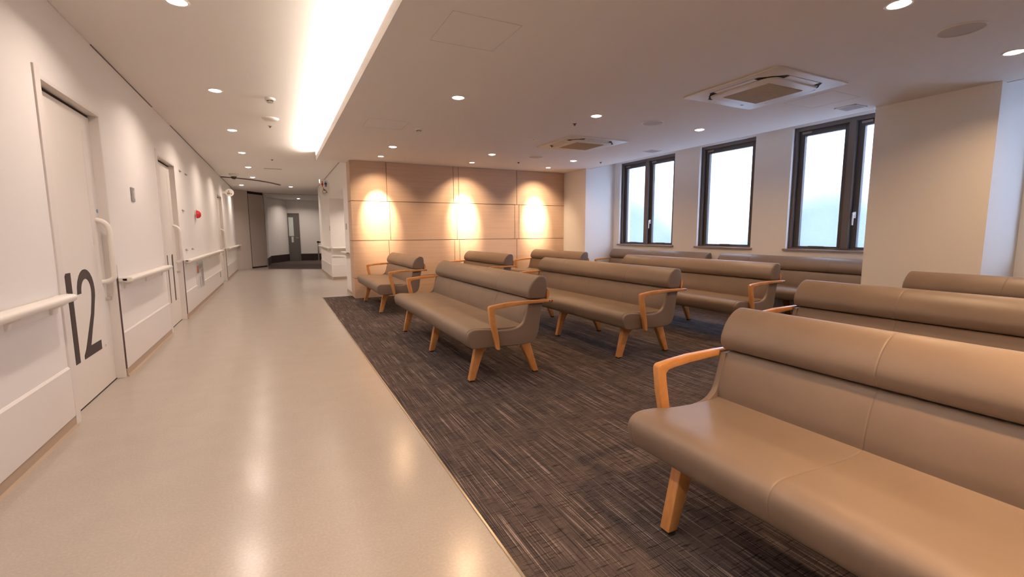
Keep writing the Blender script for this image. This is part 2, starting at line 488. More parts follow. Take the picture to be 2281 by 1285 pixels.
# ------------------------------------------------------------------ small things on the left wall
t = thing('wall_switch', 'grey wall switch plate between the doors marked 12 and 11', 'switch', (XL, 5.645, 1.58))
bxo('plate', 'signgrey', t, 0, .010, -.056, .056, -.064, .064, bev=.003)
bxo('rocker', 'noticewhite', t, .009, .016, -.018, .018, -.042, .042, bev=.003)
t = thing('alarm_lamp', 'red alarm lamp on a white base on the left wall', 'lamp', (XL, 9.45, 1.545))
obj('base', cyl(B(), (0, 0, .02), (.022, 0, .02), .062), 'noticewhite', t, True)
bm = B()
pr = [(.058, .02), (.056, .045), (.046, .068), (.026, .082), (0, .086)]
seg = 28; rings = [[bm.verts.new((h, r * math.cos(2 * PI * k / seg), -.012 + r * 1.0 * math.sin(2 * PI * k / seg) * 1.15)) for k in range(seg)] for r, h in pr[:-1]]
tip = bm.verts.new((.086, 0, -.012))
for a, b in zip(rings, rings[1:]):
    for k in range(seg): bm.faces.new((a[k], a[(k + 1) % seg], b[(k + 1) % seg], b[k]))
for k in range(seg): bm.faces.new((rings[-1][k], rings[-1][(k + 1) % seg], tip))
bmesh.ops.recalc_face_normals(bm, faces=bm.faces[:])
obj('dome', bm, 'red', t, True)
HK = [(8.322, 2.118, 'small grey wall hook, upper left of the pair above the red alarm lamp'),
      (8.819, 2.121, 'small grey wall hook, upper right of the pair above the red alarm lamp'),
      (8.299, 1.547, 'small grey wall hook level with the red alarm lamp'),
      (8.313, .973, 'small grey wall hook just above the handrail, left one of two'),
      (8.857, .971, 'small grey wall hook just above the handrail, right one of two')]
for y, z, lb in HK:
    bm = B(); box(bm, XL, XL + .006, y - .055, y + .055, z - .012, z + .012, bev=.002); box(bm, XL + .006, XL + .022, y - .04, y + .04, z - .010, z - .004)
    tag(obj('wall_hook', bm, 'signgrey'), lb, 'hook', 'grey hooks on the left wall')
t = thing('notice_board', 'pale notice board with a red square below the handrail', 'notice', (XL, 9.0, 0))
bxo('panel', 'noticewhite', t, 0, .014, 0, .76, .30, .735, bev=.003)
bxo('red_label', 'redprint', t, .014, .0155, .06, .22, .565, .68)
bxo('green_label', 'greenprint', t, .014, .0155, .30, .60, .625, .70)
bxo('grey_print', 'noticegrey', t, .014, .0155, .47, .73, .33, .60)
bxo('dark_bars', 'brownpr', t, .014, .0155, .30, .335, .31, .50)
bm = B(); box(bm, XL + .011, XL + .018, 12.32, 12.40, .23, .35, bev=.002)
tag(obj('outlet_plate', bm, 'signgrey'), 'small dark outlet plate low on the left wall beyond the notice board', 'outlet')

# projecting round sign with baby changing pictogram
t = thing('flag_sign', 'round white sign with brown baby pictogram at the far left wall', 'sign', (-1.045, 14.35, 2.28))
bm = cyl(B(), (0, 0, 0), (0, .02, 0), .098, 48); obj('plate', bm, 'signwhite', t, True)
bxo('bracket', 'signwhite', t, -.17, -.08, .004, .016, -.03, .03)
bm = B()
box(bm, -.055, .012, -.002, 0, -.045, -.032); box(bm, -.055, -.046, -.002, 0, -.045, .01); box(bm, .003, .012, -.002, 0, -.045, .0); box(bm, -.046, .003, -.002, 0, -.028, -.012)
box(bm, -.040, .004, -.002, 0, .002, .012)
cyl(bm, (-.018, -.002, .038), (-.018, 0, .038), .013); cyl(bm, (.040, -.002, -.034), (.040, 0, -.034), .014)
obj('pictogram', bm, 'brownpr', t)

# toilet flag sign on the right-hand wall
t = thing('flag_sign', 'white sign with red and blue figures and wheelchair at the far right wall', 'sign', (1.028, 12.62, .0996))
t.scale = (.917, .917, .917)
prof = []
for k in range(13):
    a = PI + k / 12 * PI
    prof.append((.108 + .108 * math.cos(a), 2.335 + .108 * math.sin(a)))
prof += [(.216, 2.60), (.16, 2.655), (.056, 2.655), (0, 2.60)]
bm = prism(B(), prof, 'y', 0, .025); obj('plate', bm, 'signwhite', t)
bxo('bracket', 'signwhite', t, .214, .2365, .008, .017, 2.40, 2.56)
bxo('lit_edge', 'lamp_sign', t, -.012, -.001, .002, .023, 2.565, 2.655)
def figure(bm, cx, cz, s, skirt):
    cyl(bm, (cx, -.002, cz + .058 * s), (cx, 0, cz + .058 * s), .014 * s, 16)
    if skirt:
        prism(bm, [(cx - .012 * s, cz + .040 * s), (cx + .012 * s, cz + .040 * s), (cx + .030 * s, cz - .022 * s), (cx - .030 * s, cz - .022 * s)], 'y', -.002, 0)
        box(bm, cx - .012 * s, cx + .012 * s, -.002, 0, cz - .066 * s, cz - .022 * s)
    else:
        box(bm, cx - .030 * s, cx + .030 * s, -.002, 0, cz - .012 * s, cz + .040 * s)
        box(bm, cx - .020 * s, cx - .003 * s, -.002, 0, cz - .066 * s, cz - .012 * s); box(bm, cx + .003 * s, cx + .020 * s, -.002, 0, cz - .066 * s, cz - .012 * s)
bm = B(); figure(bm, .060, 2.535, 1.05, True); obj('woman_pictogram', bm, 'redpr', t)
bm = B(); figure(bm, .145, 2.535, 1.05, False); obj('man_pictogram', bm, 'bluepr', t)
bm = B()
N = 22
for k in range(N):
    a0 = math.radians(100) + k / N * math.radians(250); a1 = math.radians(100) + (k + 1) / N * math.radians(250)
    c0 = (.100, 2.335)
    prism(bm, [(c0[0] + r * math.cos(a), c0[1] + r * math.sin(a)) for r, a in ((.042, a0), (.052, a0), (.052, a1), (.042, a1))], 'y', -.002, 0)
cyl(bm, (.080, -.002, 2.43), (.080, 0, 2.43), .013, 16)
prism(bm, [(.073, 2.41), (.088, 2.41), (.094, 2.362), (.135, 2.362), (.160, 2.300), (.178, 2.306), (.174, 2.318), (.146, 2.376), (.082, 2.376)], 'y', -.002, 0)
obj('wheelchair_pictogram', bm, 'brownpr', t)

# ------------------------------------------------------------------ right corridor wall, alcove
XR = 1.245
bm = B()
box(bm, XR, 3.2, YW + .42, 10.06, 0, ZC - .002)
box(bm, XR, 3.2, 12.94, 16.16, 0, ZC - .002)
box(bm, XR, 3.2, 10.06, 12.94, 2.10, ZC - .002)
box(bm, 3.2, 3.4, YW + .42, 16.16, 0, ZC - .002)
struct('wall_right', bm, 'wall', 'white corridor wall beyond the wood wall with an opening to the toilets', 'wall')
bm = B()
for a, b in ((YW + .42, 10.06), (12.94, 16.16)): prism(bm, [(XR - .0, .0), (XR - .018, 0), (XR - .008, .014), (XR - .006, .066), (XR, .066)], 'y', a, b)
box(bm, XR + .006, 3.2, 12.930, 12.94, 0, .066)
struct('baseboard_right', bm, 'paleskirt', 'beige skirting along the far right corridor wall', 'skirting')
bm = B(); box(bm, XR - .011, XR, 12.93, 16.16, .068, .384); box(bm, XR - .011, 3.19, 12.929, 12.94, .068, .384)
box(bm, XR + .005, XR + .30, 12.921, 12.94, .60, .62)
struct('trim_8', bm, 'panel', 'white kick panel on the far right wall and in the opening', 'wall panel')
bm = B(); box(bm, XR - .006, XR, YEND + .05, 16.16, ZC - .009, ZC - .002)  # shade at the wall top put in as a dark strip
struct('shadow_strip_right', bm, 'guard', 'dark strip painted as the shadow line where the far right wall meets the ceiling', 'wall trim')
def mirrored(t):                                                    # rails on a wall that faces the other way
    t.rotation_euler = (0, 0, PI)
def handrail_at(label, p, ang, L, step=.6):
    t = handrail(label, 0, L, True, True, step=step); t.location = p; t.rotation_euler = (0, 0, ang); return t
handrail_at('short white handrail on the far right wall beside the wood wall', (XR, 10.03, 0), PI, .68)
handrail_at('white handrail on the far right wall beyond the toilet opening', (XR, 15.9, 0), PI, 2.95)
handrail_at('white handrail inside the toilet opening on the wall facing the camera', (XR + .02, 12.94, 0), -PI / 2, 1.4)
for (x0, x1, y0, y1, z, lb) in ((XR - .008, XR, 12.99, 13.09, 1.34, 'narrow dark switch plate on the far right wall beyond the toilet opening'),
                               (XR - .008, XR, 9.74, 9.84, 1.335, 'narrow dark switch plate on the far right wall beside the wood wall')):
    bm = B(); box(bm, x0, x1, y0, y1, z - .06, z + .06, bev=.002)
    tag(obj('wall_switch', bm, 'signgrey'), lb, 'switch')

# ------------------------------------------------------------------ far end
def seg_wall(bm, p, q, z0, z1, th):
    """slab whose visible face runs from p to q; thickness behind it"""
    dx, dy = q[0] - p[0], q[1] - p[1]; l = math.hypot(dx, dy); nx, ny = -dy / l * th, dx / l * th
    prism(bm, [p, q, (q[0] + nx, q[1] + ny), (p[0] + nx, p[1] + ny)], 'z', z0, z1)
PA, PG, PB = (-1.415, 17.75), (-.838, 18.583), (-.37, 19.26)
bm = B(); seg_wall(bm, PA, PG, .0, ZC - .002, .12)
struct('wall_far_left', bm, 'greige', 'greige angled wall at the far left end of the corridor', 'wall')
t = thing('fire_door', 'tall greige fire door leaf beyond a dark vertical gap at the corridor end', 'door', (0, 0, 0))
g = [PG[0] + (PB[0] - PG[0]) * .05, PG[1] + (PB[1] - PG[1]) * .05]
bm = B(); seg_wall(bm, tuple(g), PB, .05, 2.585, .05); obj('leaf', bm, 'greige2', t)
bm = B(); seg_wall(bm, (PG[0] - .005, PG[1] + .02), (PB[0] - .02, PB[1] + .015), .0, ZC - .003, .04); obj('gap', bm, 'dark', t)
bm = B()
prism(bm, [(-.355, 19.275), (-.27, 21.27), (-.42, 21.35), (-.44, 19.42)], 'z', .0, ZC - .002)
seg_wall(bm, (-.27, 21.27), (.45, 22.85), 0, ZC - .002, .12)
box(bm, .45, .92, 22.852, 23.0, 2.10, ZC - .002)
seg_wall(bm, (.92, 22.85), (4.3, 22.2), 0, ZC - .002, .12)
struct('wall_far', bm, 'wall', 'white wall with the grey door at the far end of the corridor', 'wall')
bm = B()
seg_wall(bm, (-.357, 19.25), (-.257, 21.27), 0, .30, .012); seg_wall(bm, (-.258, 21.262), (.45, 22.838), 0, .31, .012); seg_wall(bm, (.92, 22.835), (4.3, 22.185), 0, .31, .012)
struct('baseboard_far', bm, 'skirt', 'tall dark brown skirting on the far white wall', 'skirting')
t = thing('door_4', 'grey door with a tall glass pane at the far end of the corridor', 'door', (.45, 22.85, 0), kind='structure')
bm = B(); box(bm, 0, .03, -.03, .05, 0, 2.10); box(bm, .44, .47, -.03, .05, 0, 2.10); box(bm, .0, .47, -.03, .05, 2.06, 2.10); obj('door_frame', bm, 'greymetal', t)
leaf = bxo('door_leaf', 'greymetal', t, .03, .44, .0, .04, .01, 2.06)
bxo('glass_pane', 'mdoor', leaf, .03, .225, -.008, .002, 1.10, 1.92)
bxo('paper_note', 'noticewhite', leaf, .12, .20, -.004, .0, .82, 1.07)
obj('door_handle', cyl(B(), (.30, -.05, 1.02), (.40, -.05, 1.02), .012), 'chrome', leaf, True)
t = thing('barrier_post', 'slim metal barrier post with a dark belt head at the far corridor end', 'barrier post', (1.60, 22.2, 0))
obj('base', lathe(B(), [(0, 0), (.15, 0), (.15, .012), (.05, .025), (0, .025)]), 'chrome', t, True)
obj('pole', cyl(B(), (0, 0, .02), (0, 0, .80), .030), 'chrome', t, True)
obj('belt_head', lathe(B(), [(0, .79), (.045, .79), (.045, .86), (.03, .875), (0, .875)]), 'smoked', t, True)
bxo('belt', 'skirt', t, .04, 1.6, -.002, .002, .80, .855)
handrail_at('short white handrail on the greige angled wall at the corridor end', (-1.40, 17.77, 0), -math.atan2(.577, .833), .42)

# shell that closes the building off from the sky
bm = B(); box(bm, -2.6, 7.0, 24.6, 25.0, 0, ZC); box(bm, -2.6, -2.3, YB, 25, 0, ZC); box(bm, 4.3, 4.5, 16.3, 24.6, 0, ZC)
struct('wall_back', bm, 'wall', 'plain end walls of the building behind the corridor', 'wall')
bm = B(); box(bm, -2.6, 7.0, YB - .2, YB, 0, ZC)
struct('wall_front', bm, 'wall', 'plain white wall behind the camera', 'wall')

# ------------------------------------------------------------------ wood wall
bm = B()
box(bm, XA + .004, 6.6, YW + .010, YW + .42, 0, 2.503)
for f in bm.faces: f.material_index = 1
rows = [(.006, .372, [1.90, 3.235, 4.60]), (.380, 1.062, [1.878, 3.183, 3.289, 4.594]), (1.072, 1.783, [1.914, 3.240, 4.544, 4.645]), (1.793, 2.502, [1.873, 3.181, 3.288, 4.595])]
for z0, z1, xs in rows:
    e = [XA] + xs + [XP]
    for a, b in zip(e, e[1:]): box(bm, a + (.0045 if a > XA else 0), b - (.0045 if b < XP else 0), YW, YW + .02, z0, z1, bev=.0012, seg=1)
    box(bm, XA, XA + .02, YW + .022, YW + .42, z0, z1, bev=.0012, seg=1)
M['groove'] = mat('veneer_groove', (.16, .07, .035), .7, .2)
struct('wall_wood', bm, ['veneer', 'groove'], 'pale wood panelled wall with three glowing light spots', 'wall')
bm = B(); box(bm, 1.25, 6.6, YW + .02, YW + .42, 2.503, ZC)
struct('trim_10', bm, 'ceil', 'closing strip above the wood wall', 'wall trim')

# ------------------------------------------------------------------ window wall and piers
WINS = [(6.36, 7.87, True), (4.76, 5.80, False), (2.71, 4.20, True), (.19, 1.70, True)]
ZS, ZT = .95, 2.625
bm = B()
ys = [YB] + sorted([v for w in WINS for v in w[:2]]) + [8.9]
for i in range(0, len(ys) - 1, 2): box(bm, XW, XW + .30, ys[i], ys[i + 1], 0, ZC)
for a, b, _ in WINS: box(bm, XW, XW + .30, a, b, 0, ZS); box(bm, XW, XW + .30, a, b, ZT, ZC)
box(bm, XW, XW + .3, 8.9, 25, 0, ZC)
struct('wall_window', bm, 'wall', 'white outer wall with four tall frosted windows', 'wall')
bm = B(); box(bm, XP, XW, 8.05, YW, 0, ZC - .002)
struct('wall_pier', bm, 'wall', 'white wall pier between wood wall and windows', 'pillar')
bm = B(); box(bm, XP, XW, 1.855, 2.83, 0, ZC - .002)
struct('wall_pillar', bm, 'wall', 'broad white pillar in front of the window wall', 'pillar')

def window(n, a, b, two, label):
    t = thing('window_%d' % n, label, 'window', (XW, (a + b) / 2, 0), kind='structure')
    h = (b - a) / 2
    x0, x1 = .055, .19
    bm = B()
    box(bm, x0, x1, -h, -h + .045, ZS, ZT); box(bm, x0, x1, h - .045, h, ZS, ZT)
    box(bm, x0, x1, -h + .045, h - .045, ZS, ZS + .018); box(bm, x0, x1, -h + .045, h - .045, ZT - .05, ZT)
    if two: box(bm, x0 - .015, x1, -.04, .04, ZS + .018, ZT - .05)
    for yy in (-h, h - .012): box(bm, x0 - .012, x0, yy, yy + .012, ZS, ZT)
    obj('window_frame', bm, 'bronze', t)
    spans = [(-h + .045, -.04), (.04, h - .045)] if two else [(-h + .045, h - .045)]
    for i, (c, d) in enumerate(spans):
        s0, s1 = .095, .150; st = .075
        bm = B()
        box(bm, s0, s1, c, c + st, ZS + .018, ZT - .05, bev=.003); box(bm, s0, s1, d - st, d, ZS + .018, ZT - .05, bev=.003)
        box(bm, s0, s1, c + st, d - st, ZS + .018, ZS + .040); box(bm, s0, s1, c + st, d - st, ZT - .12, ZT - .05)
        sash = obj('sash', bm, 'bronze2', t)
        bm = B(); box(bm, .134, .140, c + st - .01, d - st + .01, ZS + .03, ZT - .11); obj('pane', bm, 'glass', sash)
        m_ = (c + d) / 2
        bxo('catch', 'bronze2', sash, s0 - .03, s0 + .01, m_ - .10, m_ + .10, ZS + .022, ZS + .046, bev=.004)
        bxo('top_clip', 'sill', sash, s0 - .012, s0, d - .16, d - .04, ZT - .09, ZT - .065)
        if two and i == 0:
            bm = B(); box(bm, s0 - .022, s0, d - .052, d - .022, 1.36, 1.44, bev=.005); prism(bm, [(s0 - .05, 1.43), (s0 - .022, 1.43), (s0 - .022, 1.405), (s0 - .036, 1.39), (s0 - .036, 1.27), (s0 - .05, 1.27)], 'y', d - .046, d - .028, .003)
            obj('window_handle', bm, 'lever', sash)
    bxo('window_sill', 'sill', t, -.030, .19, -h - .035, h + .035, ZS - .028, ZS, bev=.004)
    return t
window(1, *WINS[0], 'two-pane frosted window at the far left of the window wall')
window(2, *WINS[1], 'single-pane frosted window in the middle of the window wall')
window(3, *WINS[2], 'two-pane frosted window partly hidden by the broad pillar')
window(4, *WINS[3], 'frosted window at the right edge beyond the broad pillar')

# outside: paving; the hazy skyline belongs to the sky itself
bm = B(); box(bm, 6.84, 14, -8, 30, -.3, -.1)
struct('floor_outside', bm, 'outground', 'paving outside the windows', 'ground')

# ------------------------------------------------------------------ benches
XO = 1.62                                                            # local x = measured x - XO
def loc_prof(p): return [((q[0] - XO), *q[1:]) for q in p]
SEAT = loc_prof([(1.246, .385), (1.250, .425), (1.275, .450), (1.320, .459), (1.42, .454), (1.56, .446), (1.68, .444), (1.748, .452, 1), (1.775, .395, 1), (1.66, .345, 1), (1.42, .315, 1), (1.315, .307), (1.268, .325)])
SIDE = loc_prof([(1.248, .385), (1.252, .423), (1.277, .447), (1.322, .456), (1.42, .449), (1.49, .434), (1.60, .431), (1.680, .441), (1.728, .472), (1.752, .52), (1.772, .60), (1.786, .648, 1),
                 (1.918, .650, 1), (1.900, .56), (1.884, .46), (1.872, .385), (1.838, .322), (1.760, .296), (1.60, .298), (1.42, .302), (1.315, .304), (1.268, .325)])
SHELL = loc_prof([(1.45, .302, 1), (1.760, .298), (1.838, .323), (1.871, .385), (1.883, .46), (1.899, .56), (1.917, .650, 1), (1.85, .650, 1), (1.835, .56), (1.81, .44), (1.76, .37), (1.66, .345, 1), (1.45, .325, 1)])
BACK = loc_prof([(1.744, .446, 1), (1.748, .500), (1.766, .575), (1.792, .640), (1.815, .656), (1.85, .656, 1), (1.835, .56), (1.81, .44), (1.775, .395, 1)])
ROLL = loc_prof([(1.812, .661), (1.790, .675), (1.779, .708), (1.787, .745), (1.812, .790), (1.850, .826), (1.894, .845), (1.932, .838), (1.950, .812), (1.953, .745), (1.944, .690), (1.930, .662), (1.87, .658)])
ARM = loc_prof([(1.992, .651), (1.90, .656), (1.77, .658), (1.60, .654), (1.50, .645), (1.432, .636), (1.418, .630), (1.413, .616), (1.425, .52), (1.452, .40), (1.474, .300), (1.484, .286), (1.506, .284),
                (1.500, .36), (1.484, .46), (1.464, .565), (1.462, .592), (1.476, .605), (1.52, .612), (1.60, .620), (1.77, .629), (1.90, .631), (1.992, .632)])
FLEG = loc_prof([(1.312, 0.012), (1.360, 0.012), (1.420, .190), (1.440, .235), (1.475, .268), (1.475, .300), (1.375, .302)])
RLEG = loc_prof([(1.905, .012), (1.950, .012), (1.860, .300), (1.740, .298), (1.740, .268), (1.775, .258), (1.790, .245), (1.800, .225)])
LEGRAIL = loc_prof([(1.40, .268), (1.84, .268), (1.84, .297), (1.40, .302)])

def make_bench(L, seats, name='waiting_bench'):
    t = thing(name, None, 'bench', (0, 0, 0), 'taupe waiting benches with oak arms')
    h = L / 2; seams = [-h + L * k / seats for k in range(1, seats)]
    obj('seat_cushion', loft(B(), smooth_profile(SEAT, 7), (-h + .031, h - .031), .003, seams), 'leather', t, 50)
    obj('back_cushion', loft(B(), smooth_profile(BACK, 7), (-h + .031, h - .031), .003, seams), 'leather', t, 50)
    obj('headrest_roll', loft(B(), smooth_profile(ROLL, 6), (-h, h), .014, seams), 'leather', t, 50)
    obj('rear_shell', loft(B(), smooth_profile(SHELL, 5), (-h + .028, h - .028), .004), 'leather', t, 40)
    for s in (-1, 1):
        ya, yb = (-h, -h + .032) if s < 0 else (h - .032, h)
        obj('side_panel', loft(B(), smooth_profile(SIDE, 6), (ya, yb), *((.010, (), .003) if s < 0 else (.003, (), .010))), 'leather', t, 50)
        ya, yb = (-h - .036, -h - .001) if s < 0 else (h + .001, h + .036)
        bm = prism(B(), ARM, 'y', ya, yb, .005, 2)
        arm = obj('armrest', bm, 'oak', t, 45)
        yo = -h - .036 if s < 0 else h + .036
        bm = B()
        for xx in (1.955, 1.978): cyl(bm, (xx - XO, yo - s * .004, .6415), (xx - XO, yo + s * .0008, .6415), .0062, 16)
        obj('dowel_plug', bm, 'guard', arm, True)
    ly = [-h + .16, 0, h - .16] if seats > 3 else [-h + .24, h - .24]
    for y in ly:
        for nm, P in (('front', FLEG), ('rear', RLEG)):
            lg = obj('leg', prism(B(), P, 'y', y - .024, y + .024, .004, 2), 'oak', t, 45)
            x = P[0][0] + .024
            bxo('foot_glide', 'dark', lg, x - .019, x + .019, y - .018, y + .018, .0, .0125)
        obj('leg_rail', prism(B(), LEGRAIL, 'y', y - .022, y + .022, .003, 1), 'oak', t)
    bm = loft(B(), smooth_profile(loc_prof([(1.954, .655), (1.970, .662), (1.979, .690), (1.976, .715), (1.966, .732), (1.955, .728)]), 4), (-h + .005, h - .005), .004)
    obj('back_rail', bm, 'oak', t, True)
    return t

PITCH = 1.5125
b4 = make_bench(2.48, 4); b3 = make_bench(1.84, 3); b4s = make_bench(2.29, 4)
used = set()
def put(src, row, ymid, label):
    o = src if src.name not in used else copy_tree(src)
    used.add(src.name)
    o.location = (XO + PITCH * row, ymid, .004); o['label'] = label
    return o
put(b4, 0, 1.425 - 1.24, 'taupe bench nearest the camera at the lower right, its seat filling the corner')
put(b4, 0, 4.475, 'taupe bench standing alone beside the beige corridor floor, all three front legs in view')
put(b3, 0, 7.74, 'short taupe bench at the left end of the wood wall, beside the corridor')
put(b4, 1, 2.035 - 1.24, 'taupe bench directly behind the nearest bench on the right')
put(b4, 1, 4.475, 'taupe bench in the middle of the room, behind the one beside the corridor')
put(b3, 1, 7.74, 'short taupe bench before the middle of the wood wall, between two other short benches')
put(b4, 2, 2.035 - 1.24, 'taupe bench in front of the broad pillar, only its headrest in view')
put(b4, 2, 4.475, 'taupe bench facing away from the windows, between the middle bench and the wall benches')
put(b3, 2, 7.74, 'short taupe bench at the right end of the wood wall, near the window bay')
put(b4, 3, 6.665, 'taupe bench against the window wall under the leftmost window')
put(b4s, 3, 4.045, 'taupe bench against the window wall running behind the broad pillar')

# ------------------------------------------------------------------ ceiling fittings
def light(name, kind, loc, energy, col, parent=None, **kw):
    l = bpy.data.lights.new(name, kind); l.energy = energy; l.color = col
    for k, v in kw.items(): setattr(l, k, v)
    o = bpy.data.objects.new(name, l); COL.objects.link(o)
    if parent: o.parent = parent
    o.location = loc
    return o
WARM_R = (1, .64, .365); WARM_L = (1, .82, .71); COOL = (1, .86, .75)
E_R, E_L = 15., 13.8

def downlight_proto(energy, col, name='downlight', spread=146):
    t = thing(name, None, 'ceiling light')
    obj('trim_ring', lathe(B(), [(.058, .0005), (.056, -.004), (.068, -.005), (.072, -.001), (.072, .0005)], seg=40), 'cream', t, True)
    obj('lens', lathe(B(), [(0, -.014), (.025, -.0125), (.045, -.0075), (.0575, -.001)], seg=40), 'lamp_warm', t, True)
    light('lamp', 'AREA', (0, 0, -.0165), energy, col, t, shape='DISK', size=.095, spread=math.radians(spread))
    return t
def dl(src, x, y, z, label, group):
    o = src if src.name not in used else copy_tree(src); used.add(src.name)
    o.location = (x, y, z); o['label'] = label; o['group'] = group
    return o
pr = downlight_proto(E_R, WARM_R)
G = 'downlights over the waiting area'
NX = {0: 'column nearest the corridor', 1: 'middle column', 2: 'column nearest the windows'}
for j, (y, row) in enumerate(((7.27, 'by the wood wall'), (4.41, 'in the second row from the wood wall'), (1.54, 'in the row overhead of the nearest bench'), (-1.33, 'behind the camera'))):
    for i, x in enumerate((1.648, 3.30, 4.94)):
        o = dl(pr, x, .05 if i == 0 and j == 2 else y, ZR, 'round lit downlight %s, %s' % (row, NX[i]), G)
        if i == 0 and j == 2:                                        # a stronger fitting right over the nearest bench
            for c in o.children:
                if c.type == 'LIGHT': c.data = c.data.copy(); c.data.energy = E_R * 2.5; c.data.spread = math.radians(120)
pl = downlight_proto(E_L, WARM_L)
G = 'downlights in the corridor ceiling'
ORD = ['nearest', 'second', 'third', 'fourth', 'fifth', 'sixth']
for k in range(6): dl(pl, -.482, 3.764 + 2.065 * k, ZC, 'round lit downlight in the corridor ceiling row, %s to the camera' % ORD[k] if k == 0 else 'round lit downlight in the corridor ceiling row, %s from the camera' % ORD[k], G)
dl(pl, -.482, 1.70, ZC, 'corridor downlight overhead, out of the picture beside the camera', G)
dl(pl, -.482, -.37, ZC, 'corridor downlight just behind the camera', G)
dl(pl, -.482, -2.43, ZC, 'corridor downlight farthest behind the camera', G)
dl(pl, -.876, 16.45, ZC, 'downlight beyond the curved ceiling track, left of the pair', G)
dl(pl, .475, 16.42, ZC, 'downlight beyond the curved ceiling track, right of the pair', G)
dl(pl, .899, 21.78, ZC, 'small downlight at the far end of the corridor above the grey door', G)
dl(pl, 2.3, 20.6, ZC, 'downlight at the corridor end hidden round the right corner', G)
dl(pl, 1.85, 12.1, 2.10, 'unseen downlight added to brighten the inside of the toilet opening', G)  # added lamp out of view, brightens the wall inside the opening

# wall washers that make the three glowing spots
wp = thing('wall_spotlight', None, 'spotlight')
obj('trim_ring', lathe(B(), [(.048, .0005), (.046, -.004), (.057, -.005), (.061, -.001), (.061, .0005)], seg=36), 'cream', wp, True)
obj('lens', lathe(B(), [(0, -.0015), (.030, -.0016), (.047, -.001)], seg=36), 'lamp_warm', wp, True)
WS = [(1.69, 1.69, 1.71, 1.52, 1.0, 'left'), (3.36, 3.36, 3.42, 1.48, .7, 'middle'), (5.02, 5.02, 5.03, 1.52, .85, 'right')]
for x, lx, tx, tz, s, wd in WS:
    o = dl(wp, x - .03, 8.245, ZR, 'small spotlight over the wood wall, %s of the three' % wd, 'spotlights over the wood wall')
    for nm, e, sz, z in (('lamp', 660 if wd == 'left' else 540, 40 if wd == 'left' else 31, tz), ('lamp_halo', 66, 96, 1.35)):
        sp = light(nm, 'SPOT', (.0, 0, -.02), e * s, (1, .74, .47), o, spot_size=math.radians(sz), spot_blend=1., shadow_soft_size=.02)
        d = Vector((tx, YW, z)) - Vector((x - .03, 8.245, ZR - .02))
        sp.rotation_euler = d.to_track_quat('-Z', 'Y').to_euler()

# cove light along the ceiling edge
t = thing('cove_lamp', 'long linear lamp hidden in the slot along the ceiling edge', 'light')
bm = B(); box(bm, .84, .87, YB + .1, 9.12, ZR + .046, ZR + .089); obj('tube', bm, 'lamp_cove', t)
bm = B(); box(bm, .875, .89, YB + .1, 9.12, ZR + .028, ZR + .08); obj('batten', bm, 'cream', t)

# air conditioner cassettes
def cassette(cx, cy, label):
    t = thing('air_conditioner', label, 'air conditioner', (cx, cy, ZR), 'ceiling air conditioner cassettes')
    h = .485
    bm = prism(B(), [(-h, -h), (h, -h), (h, h), (-h, h)], 'z', -.014, 0, .006, 2)
    obj('panel', bm, 'acwhite', t, 40)
    rr = []
    R, c = .085, .335
    for q, (sx, sy) in enumerate(((1, 1), (-1, 1), (-1, -1), (1, -1))):
        for k in range(9):
            a = q * PI / 2 + k / 8 * PI / 2
            rr.append((sx * (c - R) + R * math.cos(a), sy * (c - R) + R * math.sin(a)))
    bm = prism(B(), rr, 'z', -.034, -.013, .006, 2)
    fr = obj('inner_frame', bm, 'acwhite', t, 40)
    bm = B(); box(bm, -.235, .235, -.235, .235, -.037, -.033)
    for k in range(23):
        u = -.225 + k * .0205
        box(bm, u, u + .009, -.23, .23, -.040, -.036)
    obj('intake_grille', bm, 'acgrille', t)
    for q in range(4):
        rot = Matrix.Rotation(q * PI / 2, 4, 'Z')
        bm = B(); prism(bm, [(-.30, .337), (.30, .337), (.245, .398), (-.245, .398)], 'z', -.0155, -.013)
        bm.transform(rot); obj('outlet_slot', bm, 'dark', t)
        bm = B(); prism(bm, [(.338, -.022), (.398, -.0175), (.398, -.0145), (.338, -.019)], 'x', -.205, .205); bm.transform(rot)
        obj('louver', bm, 'acwhite', t)
        bm = B(); pts = []
        for k in range(9):
            a = k / 8 * PI / 2
            pts.append((.243 + .107 * math.cos(a), .243 + .107 * math.sin(a), -.015))
        tube(bm, pts, .006, 8); bm.transform(rot); obj('corner_groove', bm, 'dark', t)
    return t
cassette(4.11, 2.963, 'square ceiling air conditioner nearer the camera, in front of the windows')
cassette(4.12, 5.86, 'square ceiling air conditioner farther away, nearer the wood wall')

def round_grille(x, y, z, r, label, m='spk'):
    t = thing('ceiling_speaker', label, 'speaker', (x, y, z), 'round ceiling speakers')
    obj('rim', lathe(B(), [(r - .008, 0), (r - .008, -.006), (r, -.006), (r + .004, 0)]), 'cream', t, True)
    obj('grille', lathe(B(), [(0, -.004), (r * .6, -.004), (r - .008, -.003)]), m, t, True)
round_grille(4.076, 1.536, ZR, .125, 'round ceiling speaker at the top right, between two downlights')
round_grille(4.12, 4.39, ZR, .125, 'round ceiling speaker between the two air conditioners')
round_grille(4.094, 7.18, ZR, .125, 'round ceiling speaker nearest the wood wall')
t = thing('ceiling_speaker', 'flat domed white disc on the corridor ceiling behind the smoke detector', 'speaker', (.012, 6.90, ZC))
obj('dome', lathe(B(), [(0, -.030), (.05, -.029), (.085, -.022), (.10, -.008), (.102, 0)]), 'cream', t, True)

